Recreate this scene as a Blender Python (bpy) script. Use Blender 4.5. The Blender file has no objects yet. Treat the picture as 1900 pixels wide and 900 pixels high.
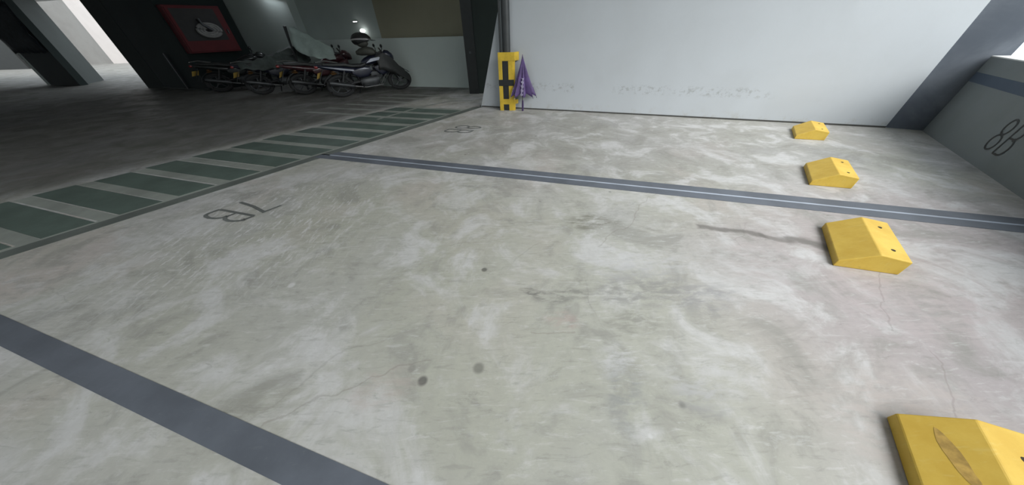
import bpy, bmesh, math, random
from mathutils import Vector, Matrix
random.seed(7)
S = bpy.context.scene
COL = S.collection
PI = math.pi

# ------------------------------------------------------------------ camera
cd = bpy.data.cameras.new('camera'); cam = bpy.data.objects.new('camera', cd); COL.objects.link(cam)
S.camera = cam
cd.sensor_fit = 'HORIZONTAL'; cd.sensor_width = 36.0; cd.lens = 36.0 * 486.7 / 1900.0
cd.clip_start = 0.05; cd.clip_end = 300
rt = Vector((0.99946124, -0.02077702, -0.02540746)); dn = Vector((-0.03282109, -0.63269776, -0.77370299)); fw = Vector((0, 0.77412, -0.633039))
cam.matrix_world = Matrix.Translation((0, 0, 1.5)) @ Matrix((rt, -dn, -fw)).transposed().to_4x4()

# ------------------------------------------------------------------ daylight
w = bpy.data.worlds.new('overcast_sky'); S.world = w; w.use_nodes = True
bg = w.node_tree.nodes['Background']; bg.inputs[0].default_value = (0.87, 0.95, 1.0, 1); bg.inputs[1].default_value = 3.2
S.view_settings.view_transform = 'Standard'; S.view_settings.look = 'None'; S.view_settings.gamma = 1
S.view_settings.exposure = -0.7
S.cycles.max_bounces = 8; S.cycles.diffuse_bounces = 5

sl = bpy.data.lights.new('hazy_sun', 'SUN'); sl.energy = 8.0; sl.angle = math.radians(55); sl.color = (1.0, 0.985, 0.945)
so = bpy.data.objects.new('hazy_sun', sl); COL.objects.link(so)
sd = Vector((0.542, -0.615, 0.72)).normalized()          # towards the sun: through the opening over the parapet
so.rotation_euler = sd.to_track_quat('Z', 'Y').to_euler()

# plan frame: U runs along the driveway (away), V across the bays towards the parapet
O = Vector((-2.9016, 4.2612)); U = Vector((0.59858545, 0.80105896)); L = Vector((0.95401085, -0.29977206))
def W(u, v, z=0.0):
    p = O + U * u + L * v
    return Vector((p.x, p.y, z))
U3 = U.to_3d(); L3 = L.to_3d(); Z3 = Vector((0, 0, 1))

# ------------------------------------------------------------------ materials
def new_mat(name):
    m = bpy.data.materials.new(name); m.use_nodes = True
    return m, m.node_tree, m.node_tree.nodes['Principled BSDF']
class NT:
    def __init__(s, nt):
        s.nt = nt; g = nt.nodes.new('ShaderNodeNewGeometry'); s.pos = g.outputs['Position']; s._obj = None
    @property
    def obj(s):
        if s._obj is None: s._obj = s.nt.nodes.new('ShaderNodeTexCoord').outputs['Object']
        return s._obj
    def lk(s, a, b): s.nt.links.new(a, b)
    def put(s, sock, v):
        if hasattr(v, 'is_output'): s.lk(v, sock)
        elif isinstance(v, (tuple, list)) and len(v) == 3 and sock.type == 'RGBA': sock.default_value = (*v, 1)
        else: sock.default_value = v
    def math(s, op, a, b=0.0, c=None, clamp=False):
        n = s.nt.nodes.new('ShaderNodeMath'); n.operation = op; n.use_clamp = clamp
        s.put(n.inputs[0], a); s.put(n.inputs[1], b)
        if c is not None: s.put(n.inputs[2], c)
        return n.outputs[0]
    def noise(s, vec, scale, detail=4, rough=0.55, dist=0.0):
        n = s.nt.nodes.new('ShaderNodeTexNoise'); s.lk(vec, n.inputs['Vector'])
        n.inputs['Scale'].default_value = scale; n.inputs['Detail'].default_value = detail
        n.inputs['Roughness'].default_value = rough; n.inputs['Distortion'].default_value = dist
        return n.outputs[0]
    def scl(s, vec, sc, rot=0.0):
        n = s.nt.nodes.new('ShaderNodeMapping'); s.lk(vec, n.inputs[0]); n.inputs['Scale'].default_value = sc
        n.inputs['Rotation'].default_value = (0, 0, rot)
        return n.outputs[0]
    def ramp(s, f, lo, hi, a=0.0, b=1.0, smooth=True):
        n = s.nt.nodes.new('ShaderNodeMapRange'); n.interpolation_type = 'SMOOTHSTEP' if smooth else 'LINEAR'
        s.put(n.inputs[0], f)
        for i, v in enumerate((lo, hi, a, b)): n.inputs[i + 1].default_value = v
        return n.outputs[0]
    def mix(s, f, a, b, mode='MIX'):
        n = s.nt.nodes.new('ShaderNodeMix'); n.data_type = 'RGBA'; n.blend_type = mode
        s.put(n.inputs[0], f); s.put(n.inputs[6], a); s.put(n.inputs[7], b)
        return n.outputs[2]
    def bump(s, h, strength, dist=0.01):
        n = s.nt.nodes.new('ShaderNodeBump'); s.lk(h, n.inputs['Height']); n.inputs['Strength'].default_value = strength
        n.inputs['Distance'].default_value = dist
        return n.outputs[0]
    def vsub(s, a, p, sc=(1, 1, 1)):
        n = s.nt.nodes.new('ShaderNodeVectorMath'); n.operation = 'SUBTRACT'; s.lk(a, n.inputs[0]); n.inputs[1].default_value = p
        m = s.nt.nodes.new('ShaderNodeVectorMath'); m.operation = 'MULTIPLY'; s.lk(n.outputs[0], m.inputs[0]); m.inputs[1].default_value = sc
        k = s.nt.nodes.new('ShaderNodeVectorMath'); k.operation = 'LENGTH'; s.lk(m.outputs[0], k.inputs[0])
        return k.outputs['Value']

def simple(name, col, rough=0.6, metal=0.0, var=0.12, scale=8.0, bump=0.15, dirt=None, dirt_amt=0.3, emit=None, coat=0.0, detail=5):
    """paint / plastic / metal with a little mottling, wear and relief"""
    m, nt, b = new_mat(name); n = NT(nt)
    f = n.noise(n.obj, scale, detail)
    c = n.mix(n.ramp(f, 0.3, 0.7), tuple(max(0, x * (1 - var)) for x in col), tuple(min(1, x * (1 + var)) for x in col))
    if dirt:
        g = n.noise(n.obj, scale * 0.45, 8, 0.7)
        c = n.mix(n.ramp(g, 0.55, 0.72, 0, dirt_amt), c, dirt)
    n.lk(c, b.inputs['Base Color'])
    b.inputs['Roughness'].default_value = rough; b.inputs['Metallic'].default_value = metal
    b.inputs['Coat Weight'].default_value = coat
    if bump: n.lk(n.bump(n.noise(n.obj, scale * 6, 4), bump, 0.004), b.inputs['Normal'])
    if emit:
        b.inputs['Emission Color'].default_value = (*emit[0], 1); b.inputs['Emission Strength'].default_value = emit[1]
    return m

def seg(n, p, q, width, wob):
    """soft mask around the segment p-q on the floor (wobbled coords wob)"""
    p = Vector(p); q = Vector(q); d = q - p; ln = d.length; d /= ln
    sx = n.nt.nodes.new('ShaderNodeSeparateXYZ'); n.lk(wob, sx.inputs[0])
    dx = n.math('SUBTRACT', sx.outputs[0], p.x); dy = n.math('SUBTRACT', sx.outputs[1], p.y)
    t = n.math('ADD', n.math('MULTIPLY', dx, d.x), n.math('MULTIPLY', dy, d.y))
    e = n.math('ABSOLUTE', n.math('SUBTRACT', n.math('MULTIPLY', dx, d.y), n.math('MULTIPLY', dy, d.x)))
    over = n.math('SUBTRACT', n.math('ABSOLUTE', n.math('SUBTRACT', t, ln / 2)), ln / 2)
    k = n.math('MAXIMUM', e, over)
    return n.ramp(k, width * 0.25, width, 1, 0)

def concrete_floor():
    m, nt, b = new_mat('worn_concrete_floor'); n = NT(nt); P = n.pos
    big = n.noise(P, 0.55, 3, 0.5); mid = n.noise(P, 1.9, 6, 0.62, 0.6); fine = n.noise(P, 14, 6, 0.7)
    # trowel streaks, run across the picture
    st = n.noise(n.scl(P, (3.0, 16.0, 1), 0.18), 2.2, 6, 0.68, 0.5)
    hue = n.noise(n.scl(P, (1, 1, 1), 1.1), 0.8, 3, 0.5, 0.4)
    c = n.mix(n.ramp(big, 0.35, 0.65), (0.394, 0.394, 0.348), (0.446, 0.441, 0.432))
    c = n.mix(n.ramp(hue, 0.52, 0.68, 0, 0.55), c, (0.497, 0.432, 0.413))
    c = n.mix(n.ramp(hue, 0.46, 0.34, 0, 0.5), c, (0.413, 0.413, 0.446))
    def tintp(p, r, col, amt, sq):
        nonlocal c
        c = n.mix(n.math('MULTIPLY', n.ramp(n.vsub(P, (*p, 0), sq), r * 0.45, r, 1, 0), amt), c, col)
    tintp((-0.9, 1.5), 2.4, (0.375, 0.380, 0.314), 0.55, (0.75, 1.2, 0)); tintp((0.6, 0.9), 1.3, (0.441, 0.446, 0.394), 0.35, (0.75, 1.2, 0))
    tintp((3.6, 0.9), 2.6, (0.385, 0.335, 0.345), 0.75, (0.9, 1.1, 0))  # pinkish floor tone, darkened as well in place of parapet shade
    tintp((2.6, 5.0), 4.2, (0.29, 0.285, 0.27), 0.6, (0.75, 1.5, 0))  # far bay: shade near the wall put into the floor colour
    pat = n.noise(P, 1.15, 10, 0.66, 1.4)
    c = n.mix(n.ramp(pat, 0.53, 0.62, 0, 0.45), c, (0.56, 0.56, 0.565)); c = n.mix(n.ramp(pat, 0.46, 0.38, 0, 0.42), c, (0.27, 0.27, 0.25))
    c = n.mix(n.ramp(mid, 0.50, 0.64, 0, 0.75), c, (0.564, 0.564, 0.568))
    c = n.mix(n.ramp(mid, 0.47, 0.34, 0, 0.6), c, (0.254, 0.254, 0.230))
    c = n.mix(n.ramp(st, 0.46, 0.33, 0, 0.3), c, (0.207, 0.207, 0.188))
    st2 = n.noise(n.scl(P, (2.0, 6.0, 1), -0.35), 2.3, 10, 0.78, 0.8)
    c = n.mix(n.ramp(st2, 0.44, 0.32, 0, 0.4), c, (0.188, 0.188, 0.170))
    c = n.mix(n.ramp(st2, 0.56, 0.68, 0, 0.4), c, (0.564, 0.564, 0.564))
    c = n.mix(n.ramp(st, 0.55, 0.68, 0, 0.4), c, (0.591, 0.591, 0.591))
    c = n.mix(n.ramp(fine, 0.35, 0.65, 0, 0.22), c, (0.281, 0.272, 0.254))
    # pale scuffs and specks
    sc = n.noise(n.scl(P, (9, 2.4, 1), 0.55), 2.6, 7, 0.75)
    reg = n.ramp(n.vsub(P, (-2.7, 2.3, 0), (0.9, 1.0, 0)), 0.4, 1.6, 1, 0)
    c = n.mix(n.math('MULTIPLY', n.ramp(sc, 0.52, 0.62, 0, 0.9), reg), c, (0.564, 0.564, 0.564))
    v = nt.nodes.new('ShaderNodeTexVoronoi'); n.lk(P, v.inputs['Vector']); v.inputs['Scale'].default_value = 3.1
    sp = n.math('MULTIPLY', n.ramp(v.outputs['Distance'], 0.02, 0.05, 1, 0), n.ramp(n.noise(P, 2.0, 1), 0.5, 0.55))
    c = n.mix(n.math('MULTIPLY', sp, 0.7), c, (0.591, 0.591, 0.591))
    v2 = nt.nodes.new('ShaderNodeTexVoronoi'); n.lk(P, v2.inputs['Vector']); v2.inputs['Scale'].default_value = 2.3
    sp2 = n.math('MULTIPLY', n.ramp(v2.outputs['Distance'], 0.02, 0.06, 1, 0), n.ramp(n.noise(n.scl(P, (1, 1, 1), 2), 1.6, 1), 0.52, 0.58))
    c = n.mix(n.math('MULTIPLY', sp2, 0.6), c, (0.132, 0.132, 0.122))
    # fine cracks
    vc = nt.nodes.new('ShaderNodeTexVoronoi'); vc.feature = 'DISTANCE_TO_EDGE'; vc.inputs['Scale'].default_value = 0.42
    ad = nt.nodes.new('ShaderNodeVectorMath'); ad.operation = 'ADD'; n.lk(P, ad.inputs[0])
    nn = nt.nodes.new('ShaderNodeTexNoise'); n.lk(P, nn.inputs['Vector']); nn.inputs['Scale'].default_value = 2.0; nn.inputs['Detail'].default_value = 6
    mm = nt.nodes.new('ShaderNodeVectorMath'); mm.operation = 'MULTIPLY_ADD'; n.lk(nn.outputs['Color'], mm.inputs[0]); mm.inputs[1].default_value = (0.35, 0.35, 0); mm.inputs[2].default_value = (-0.175, -0.175, 0)
    n.lk(mm.outputs[0], ad.inputs[1]); wob = ad.outputs[0]; n.lk(wob, vc.inputs['Vector'])
    ck = n.math('MULTIPLY', n.ramp(vc.outputs['Distance'], 0.0, 0.0035, 1, 0), n.ramp(n.noise(P, 0.9, 2), 0.48, 0.6))
    c = n.mix(n.math('MULTIPLY', ck, 0.2), c, (0.150, 0.141, 0.132))
    brk = n.ramp(n.noise(n.scl(P, (2.2, 7.0, 1), 0.2), 3.0, 8, 0.72, 0.4), 0.40, 0.62, 0.05, 1.0)
    # known marks: oil drips, tyre scuff, damp streaks (metres on the slab)
    def blot(p, r, col, amt, sq=(1, 1, 0), wv=P):
        nonlocal c
        k = n.ramp(n.vsub(wv, (*p, 0), sq), r * 0.45, r * (1.15 if wv is wob else 1), 1, 0)
        if wv is wob: k = n.math('MULTIPLY', k, brk)
        c = n.mix(n.math('MULTIPLY', k, amt), c, col)
    blot((-0.52, 0.65), 0.036, (0.084, 0.084, 0.080), 0.8); blot((-0.215, 0.71), 0.042, (0.160, 0.160, 0.141), 0.7)
    blot((-0.60, 0.72), 0.03, (0.188, 0.188, 0.170), 0.5); blot((-0.23, 1.5), 0.03, (0.094, 0.094, 0.084), 0.8)
    blot((0.80, 2.13), 0.22, (0.160, 0.160, 0.126), 0.75, (0.7, 1.5, 0), wob); blot((0.13, 1.26), 0.06, (0.113, 0.113, 0.103), 0.7, (0.7, 1.3, 0), wob)
    blot((0.34, 1.23), 0.16, (0.150, 0.150, 0.141), 0.6, (0.5, 2.2, 0), wob); blot((0.95, 1.30), 0.34, (0.254, 0.254, 0.244), 0.75, (0.8, 1.6, 0), wob)
    blot((1.35, 1.13), 0.24, (0.254, 0.254, 0.263), 0.6, (0.8, 1.6, 0), wob); blot((0.78, 1.0), 0.18, (0.225, 0.225, 0.197), 0.6, (0.8, 1.6, 0), wob)
    blot((0.55, 0.55), 0.16, (0.244, 0.254, 0.254), 0.6, (1.4, 0.7, 0), wob); blot((0.95, 0.52), 0.14, (0.254, 0.254, 0.254), 0.55, (0.8, 1.2, 0), wob)
    blot((0.60, 0.72), 0.20, (0.564, 0.564, 0.573), 0.6, (1, 1.4, 0), wob); blot((1.05, 0.62), 0.26, (0.517, 0.517, 0.526), 0.5, (0.8, 1.6, 0), wob)
    blot((1.0, 1.55), 0.34, (0.517, 0.517, 0.535), 0.5, (0.7, 1.5, 0), wob); blot((1.75, 1.45), 0.4, (0.470, 0.470, 0.470), 0.5, (0.6, 1.3, 0), wob)
    blot((2.7, 1.1), 0.5, (0.441, 0.385, 0.390), 0.6, (0.8, 1.2, 0), wob); blot((1.9, 0.35), 0.4, (0.441, 0.394, 0.375), 0.6, (0.8, 1.2, 0), wob)
    blot((0.30, 1.02), 0.12, (0.432, 0.338, 0.310), 0.5, (0.8, 1.4, 0), wob); blot((-1.72, 1.4), 0.035, (0.591, 0.591, 0.591), 0.7)
    blot((-1.45, 0.55), 0.22, (0.244, 0.244, 0.207), 0.4, (0.8, 1.2, 0), wob); blot((-0.75, 0.60), 0.16, (0.451, 0.385, 0.357), 0.4, (0.8, 1.4, 0), wob)
    blot((-0.41, 2.96), 0.13, (0.188, 0.188, 0.178), 0.55, (0.5, 2.4, 0), wob); blot((0.55, 3.6), 0.3, (0.432, 0.441, 0.413), 0.4, (0.4, 2, 0), wob)
    for a, bq, wd, amt in (((1.84, 1.95), (2.25, 1.84), 0.055, 0.75), ((2.25, 1.84), (2.62, 1.60), 0.05, 0.65), ((2.45, 1.70), (2.80, 1.56), 0.07, 0.4)):
        c = n.mix(n.math('MULTIPLY', seg(n, a, bq, wd, wob), amt), c, (0.141, 0.132, 0.122))
    for a, bq in (((0.10, 0.92), (0.36, 0.93)), ((0.78, 1.75), (1.9, 2.9)), ((2.1, 0.30), (2.35, 0.75)), ((2.3, 0.9), (2.9, 1.5)), ((-1.3, 0.45), (-0.55, 0.75))):
        c = n.mix(n.math('MULTIPLY', seg(n, a, bq, 0.007, wob), 0.28), c, (0.188, 0.160, 0.141))
    # driveway beyond the bays: interior dimness put into the floor colour
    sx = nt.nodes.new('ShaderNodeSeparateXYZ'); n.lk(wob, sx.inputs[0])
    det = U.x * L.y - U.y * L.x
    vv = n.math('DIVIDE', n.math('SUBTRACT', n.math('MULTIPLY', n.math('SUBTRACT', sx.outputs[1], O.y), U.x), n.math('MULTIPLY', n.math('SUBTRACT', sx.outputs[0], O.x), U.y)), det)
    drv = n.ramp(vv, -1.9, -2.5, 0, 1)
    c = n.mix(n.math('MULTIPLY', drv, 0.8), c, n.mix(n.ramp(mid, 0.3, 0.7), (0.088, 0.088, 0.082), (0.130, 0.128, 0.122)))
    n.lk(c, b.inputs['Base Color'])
    n.lk(n.ramp(mid, 0.3, 0.7, 0.75, 0.5), b.inputs['Roughness']); b.inputs['Specular IOR Level'].default_value = 0.35
    h = n.math('ADD', n.math('MULTIPLY', st, 0.6), n.math('MULTIPLY', fine, 0.4))
    n.lk(n.bump(h, 0.15, 0.006), b.inputs['Normal'])
    return m

def floor_paint(name, col, wear_col, wear=0.35):
    m, nt, b = new_mat(name); n = NT(nt); P = n.pos
    a = n.noise(P, 2.2, 5, 0.6); w_ = n.noise(n.scl(P, (4, 14, 1), 0.2), 2.5, 7, 0.75)
    c = n.mix(n.ramp(a, 0.3, 0.7), tuple(x * 0.85 for x in col), tuple(x * 1.18 for x in col))
    c = n.mix(n.ramp(w_, 0.56, 0.70, 0, wear), c, wear_col)
    c = n.mix(n.ramp(n.noise(P, 22, 5, 0.7), 0.62, 0.72, 0, wear * 0.8), c, wear_col)
    n.lk(c, b.inputs['Base Color']); b.inputs['Roughness'].default_value = 0.55
    n.lk(n.bump(w_, 0.15, 0.004), b.inputs['Normal'])
    return m

def plaster(name, col, dark, amt=0.35, scale=1.4, marks=False):
    m, nt, b = new_mat(name); n = NT(nt); P = n.pos
    a = n.noise(P, scale, 7, 0.6, 0.4); f = n.noise(P, 25, 5, 0.7)
    c = n.mix(n.ramp(a, 0.35, 0.75, 0, amt), col, dark)
    c = n.mix(n.ramp(f, 0.6, 0.75, 0, 0.12), c, dark)
    if marks:
        sx = nt.nodes.new('ShaderNodeSeparateXYZ'); n.lk(P, sx.inputs[0]); z = sx.outputs[2]
        band = n.math('MULTIPLY', n.ramp(n.math('ABSOLUTE', n.math('SUBTRACT', z, 0.46)), 0.03, 0.11, 1, 0), n.ramp(n.noise(n.scl(P, (1, 1, 1)), 0.8, 1), 0.45, 0.52))
        bl = n.math('MULTIPLY', n.ramp(n.noise(n.scl(P, (2.4, 2.4, 3)), 4.2, 8, 0.75), 0.50, 0.60), band)
        c = n.mix(n.math('MULTIPLY', bl, 0.55), c, (0.30, 0.31, 0.31))
        base = n.math('MULTIPLY', n.ramp(z, 0.0, 0.22, 1, 0), n.ramp(n.noise(P, 6, 8, 0.75), 0.5, 0.65))
        c = n.mix(n.math('MULTIPLY', base, 0.45), c, (0.42, 0.40, 0.36))
    n.lk(c, b.inputs['Base Color']); b.inputs['Roughness'].default_value = 0.75; b.inputs['Specular IOR Level'].default_value = 0.3
    n.lk(n.bump(n.math('ADD', a, n.math('MULTIPLY', f, 0.3)), 0.25, 0.01), b.inputs['Normal'])
    return m

M = dict(
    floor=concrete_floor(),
    strip=floor_paint('dark_green_grey_floor_paint', (0.115, 0.13, 0.12), (0.25, 0.25, 0.23), 0.4),
    line=floor_paint('blue_grey_floor_paint', (0.105, 0.118, 0.142), (0.20, 0.21, 0.23), 0.25),
    pale=floor_paint('pale_grey_floor_paint', (0.36, 0.40, 0.47), (0.3, 0.3, 0.3), 0.3),
    green=floor_paint('green_floor_paint', (0.096, 0.132, 0.115), (0.17, 0.18, 0.16), 0.5),
    letter=floor_paint('dark_letter_paint', (0.14, 0.15, 0.145), (0.3, 0.3, 0.28), 0.45),
    gap=floor_paint('weathered_light_concrete', (0.27, 0.29, 0.265), (0.34, 0.34, 0.31), 0.4),
    white=plaster('white_plaster', (0.55, 0.585, 0.62), (0.47, 0.495, 0.515), 0.35, 1.0, True),
    column=plaster('grey_column_paint', (0.105, 0.122, 0.150), (0.25, 0.275, 0.31), 0.55, 1.6),
    parapet=plaster('grey_parapet_paint', (0.20, 0.225, 0.235), (0.155, 0.175, 0.175), 0.5, 1.1),
    coping=plaster('pale_cement_coping', (0.62, 0.63, 0.63), (0.5, 0.5, 0.5), 0.3),
    navy=plaster('navy_wall_paint', (0.075, 0.10, 0.14), (0.10, 0.13, 0.17), 0.5),
    ceiling=plaster('ceiling_concrete', (0.52, 0.52, 0.51), (0.42, 0.42, 0.41), 0.5),
    backwall=plaster('grey_green_plaster', (0.50, 0.56, 0.53), (0.42, 0.47, 0.45), 0.4, 0.7),
    lowwall=plaster('pale_green_plaster', (0.66, 0.73, 0.70), (0.55, 0.61, 0.59), 0.4, 0.7),
    olive=plaster('olive_brown_wall', (0.36, 0.34, 0.25), (0.28, 0.27, 0.20), 0.4, 0.8),
    pillar=plaster('dark_green_pillar_paint', (0.018, 0.028, 0.027), (0.012, 0.018, 0.018), 0.5),
    pillar_side=plaster('pillar_lit_tone', (0.055, 0.064, 0.062), (0.04, 0.045, 0.045), 0.5),  # pillar tone lightened to stand for light on the sides
    dark=plaster('dark_wall_tone', (0.035, 0.045, 0.04), (0.025, 0.032, 0.03), 0.5),  # dark tone of the wall left of the white one
    outer2=plaster('pale_pink_plaster', (0.50, 0.47, 0.46), (0.42, 0.39, 0.38), 0.4),
    outer=plaster('pale_courtyard_plaster', (0.25, 0.25, 0.245), (0.19, 0.18, 0.18), 0.4),
    black=simple('black_paint', (0.018, 0.02, 0.02), 0.5),
    pipe=simple('dark_grey_pipe_paint', (0.045, 0.05, 0.052), 0.4, bump=0.05),
    yellow=simple('chipped_yellow_enamel', (0.58, 0.40, 0.035), 0.5, dirt=(0.28, 0.19, 0.05), dirt_amt=0.5),
    rubber=simple('black_rubber', (0.02, 0.021, 0.022), 0.75, bump=0.3),
    blackpl=simple('black_plastic', (0.02, 0.022, 0.024), 0.45),
    bluebody=simple('dark_blue_enamel', (0.009, 0.012, 0.028), 0.35, coat=0.3, bump=0),
    greybody=simple('black_enamel', (0.015, 0.018, 0.018), 0.3, coat=0.4, bump=0),
    redbody=simple('dark_maroon_enamel', (0.05, 0.014, 0.018), 0.3, coat=0.4, bump=0),
    seat=simple('black_vinyl', (0.022, 0.024, 0.024), 0.55, bump=0.4, scale=20),
    metal=simple('dull_grey_metal', (0.09, 0.095, 0.10), 0.5, 0.7),
    chrome=simple('chrome_metal', (0.75, 0.76, 0.78), 0.15, 1.0, 0.03, bump=0),
    decal=simple('silver_decal', (0.42, 0.44, 0.50), 0.35, 0.3),
    plate=simple('yellow_number_plate', (0.62, 0.42, 0.10), 0.5),
    amber=simple('dark_amber_lens', (0.10, 0.05, 0.015), 0.3),
    tail=simple('red_lens_plastic', (0.25, 0.02, 0.02), 0.25),
    cover=simple('pale_green_sheet_plastic', (0.36, 0.44, 0.41), 0.5, bump=0.4, scale=5),
    greycover=simple('grey_green_cover_fabric', (0.06, 0.075, 0.07), 0.7, var=0.3, scale=6, bump=0.5),
    purple=simple('purple_umbrella_nylon', (0.085, 0.05, 0.165), 0.5, var=0.25, scale=9, bump=0.3),
    darkpurple=simple('dark_purple_plastic', (0.06, 0.035, 0.11), 0.4),
    print_=simple('pale_lilac_print', (0.50, 0.46, 0.62), 0.5),
    red=simple('dull_red_enamel', (0.12, 0.008, 0.012), 0.65, dirt=(0.08, 0.03, 0.03), dirt_amt=0.5, scale=2),
    darkglass=simple('smoked_glass_panel', (0.022, 0.02, 0.02), 0.6, bump=0),
    hose=simple('off_white_hose_canvas', (0.28, 0.275, 0.265), 0.7, bump=0.5),
    helmet=simple('black_helmet_shell', (0.02, 0.021, 0.022), 0.15, coat=1.0, bump=0),
    stripe=simple('pale_grey_helmet_stripe', (0.60, 0.60, 0.60), 0.3, bump=0),
    beige=simple('dull_olive_plastic', (0.06, 0.062, 0.052), 0.6),
    tarp=simple('dark_navy_tarpaulin', (0.010, 0.015, 0.022), 0.8, var=0.4, bump=0.4),
    lamp=simple('lit_lamp_glass', (0.9, 0.9, 0.9), 0.4, bump=0, emit=((1, 1, 1), 7.0)),
    hole=simple('dark_recess', (0.03, 0.022, 0.012), 0.8, bump=0),
    shadow_gap=simple('shadow_joint', (0.07, 0.07, 0.065), 0.85),
)
def wheel_stop_mat():
    m, nt, b = new_mat('yellow_concrete_paint'); n = NT(nt)
    f = n.noise(n.obj, 5, 6, 0.6); g = n.noise(n.scl(n.obj, (4, 20, 4), 0.3), 3, 6, 0.7)
    c = n.mix(n.ramp(f, 0.3, 0.7), (0.62, 0.395, 0.05), (0.72, 0.50, 0.085))
    c = n.mix(n.ramp(g, 0.55, 0.72, 0, 0.35), c, (0.70, 0.58, 0.20))
    c = n.mix(n.ramp(n.noise(n.obj, 9, 8, 0.75), 0.60, 0.72, 0, 0.35), c, (0.40, 0.28, 0.08))
    n.lk(c, b.inputs['Base Color']); b.inputs['Roughness'].default_value = 0.6
    n.lk(n.bump(n.noise(n.obj, 30, 5), 0.3, 0.004), b.inputs['Normal'])
    return m
M['stop'] = wheel_stop_mat()

# ------------------------------------------------------------------ mesh helpers
def link(name, bm, mat, parent=None, smooth=False, bevel=0.0, seg_=2):
    bmesh.ops.recalc_face_normals(bm, faces=bm.faces)
    me = bpy.data.meshes.new(name); bm.to_mesh(me); bm.free()
    me.materials.append(mat)
    if smooth:
        me.polygons.foreach_set('use_smooth', [True] * len(me.polygons)); me.set_sharp_from_angle(angle=math.radians(40))
    o = bpy.data.objects.new(name, me); COL.objects.link(o)
    if parent: o.parent = parent
    if bevel:
        md = o.modifiers.new('edge_bevel', 'BEVEL'); md.width = bevel; md.segments = seg_; md.limit_method = 'ANGLE'
    return o
def empty(name, loc=(0, 0, 0)):
    o = bpy.data.objects.new(name, None); COL.objects.link(o); o.location = loc; o.empty_display_size = 0.1
    return o
def tag(o, label, cat, group=None):
    o['label'] = label; o['category'] = cat
    if group: o['group'] = group
    return o
def struct(o, label=None, cat=None):
    o['kind'] = 'structure'
    if label: o['label'] = label
    if cat: o['category'] = cat
    return o
def prism(bm, pts, ext):
    """closed polygon pts (3D, planar) extruded by vector ext"""
    a = [bm.verts.new(Vector(p)) for p in pts]; b = [bm.verts.new(Vector(p) + Vector(ext)) for p in pts]
    bm.faces.new(a); bm.faces.new(b[::-1])
    for i in range(len(a)):
        j = (i + 1) % len(a); bm.faces.new((a[i], a[j], b[j], b[i]))
def obox(bm, o, a, b, c):
    o = Vector(o); a = Vector(a); b = Vector(b); prism(bm, (o, o + a, o + a + b, o + b), c)
def box(bm, x0, x1, y0, y1, z0, z1): obox(bm, (x0, y0, z0), (x1 - x0, 0, 0), (0, y1 - y0, 0), (0, 0, z1 - z0))
def uvbox(bm, u0, u1, v0, v1, z0, z1): obox(bm, W(u0, v0, z0), U3 * (u1 - u0), L3 * (v1 - v0), Z3 * (z1 - z0))
def tube(bm, pts, r, n=10, closed=False):
    pts = [Vector(p) for p in pts]; rs = r if isinstance(r, (list, tuple)) else [r] * len(pts); rings = []
    N = len(pts)
    for i, p in enumerate(pts):
        if closed: t = pts[(i + 1) % N] - pts[i - 1]
        else: t = pts[min(i + 1, N - 1)] - pts[max(i - 1, 0)]
        t.normalize(); up = Vector((0, 0, 1)) if abs(t.z) < 0.9 else Vector((0, 1, 0))
        a = t.cross(up).normalized(); b = a.cross(t)
        rings.append([bm.verts.new(p + (a * math.cos(k * 2 * PI / n) + b * math.sin(k * 2 * PI / n)) * rs[i]) for k in range(n)])
    for i in range(N if closed else N - 1):
        p, q = rings[i], rings[(i + 1) % N]
        for k in range(n): bm.faces.new((p[k], p[(k + 1) % n], q[(k + 1) % n], q[k]))
    if not closed: bm.faces.new(rings[0]); bm.faces.new(rings[-1][::-1])
def loft(bm, secs, n=14, p=2.6):
    """secs along x: (x, zc, half width, half height[, y]) super-ellipse sections"""
    rings = []
    for s in secs:
        x, zc, hw, hh = s[:4]; yc = s[4] if len(s) > 4 else 0
        ring = []
        for k in range(n):
            a = 2 * PI * k / n; ca, sa = math.cos(a), math.sin(a)
            ring.append(bm.verts.new((x, yc + hw * math.copysign(abs(ca) ** (2 / p), ca), zc + hh * math.copysign(abs(sa) ** (2 / p), sa))))
        rings.append(ring)
    for i in range(len(rings) - 1):
        for k in range(n): bm.faces.new((rings[i][k], rings[i][(k + 1) % n], rings[i + 1][(k + 1) % n], rings[i + 1][k]))
    bm.faces.new(rings[0]); bm.faces.new(rings[-1][::-1])
def ellipsoid(bm, c, r, n=16, m=10):
    mt = Matrix.Translation(c) @ Matrix.Diagonal((*r, 1))
    bmesh.ops.create_uvsphere(bm, u_segments=n, v_segments=m, radius=1, matrix=mt)
def ribbon(bm, pts, wd, ex, ey, o, nrm, th=0.003, closed=False):
    """painted stroke: 2D points in the frame (ex, ey) at o, mitred, lifted th along nrm"""
    P2 = [Vector(p) for p in pts]; N = len(P2); lo, hi = [], []
    for i in range(N):
        a = P2[(i - 1) % N] if (closed or i > 0) else None; b = P2[(i + 1) % N] if (closed or i < N - 1) else None
        d1 = (P2[i] - a).normalized() if a is not None else None; d2 = (b - P2[i]).normalized() if b is not None else None
        if d1 is None: d1 = d2
        if d2 is None: d2 = d1
        n1 = Vector((-d1.y, d1.x)); n2 = Vector((-d2.y, d2.x)); m_ = (n1 + n2)
        m_ = m_.normalized() / max(0.5, m_.normalized().dot(n1)) if m_.length > 1e-4 else n1
        for lst, s in ((lo, -1), (hi, 1)):
            q = P2[i] + m_ * wd / 2 * s; p3 = o + ex * q.x + ey * q.y + nrm * th
            lst.append(bm.verts.new(p3))
    for i in range(N if closed else N - 1):
        j = (i + 1) % N; bm.faces.new((lo[i], lo[j], hi[j], hi[i]))

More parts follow.
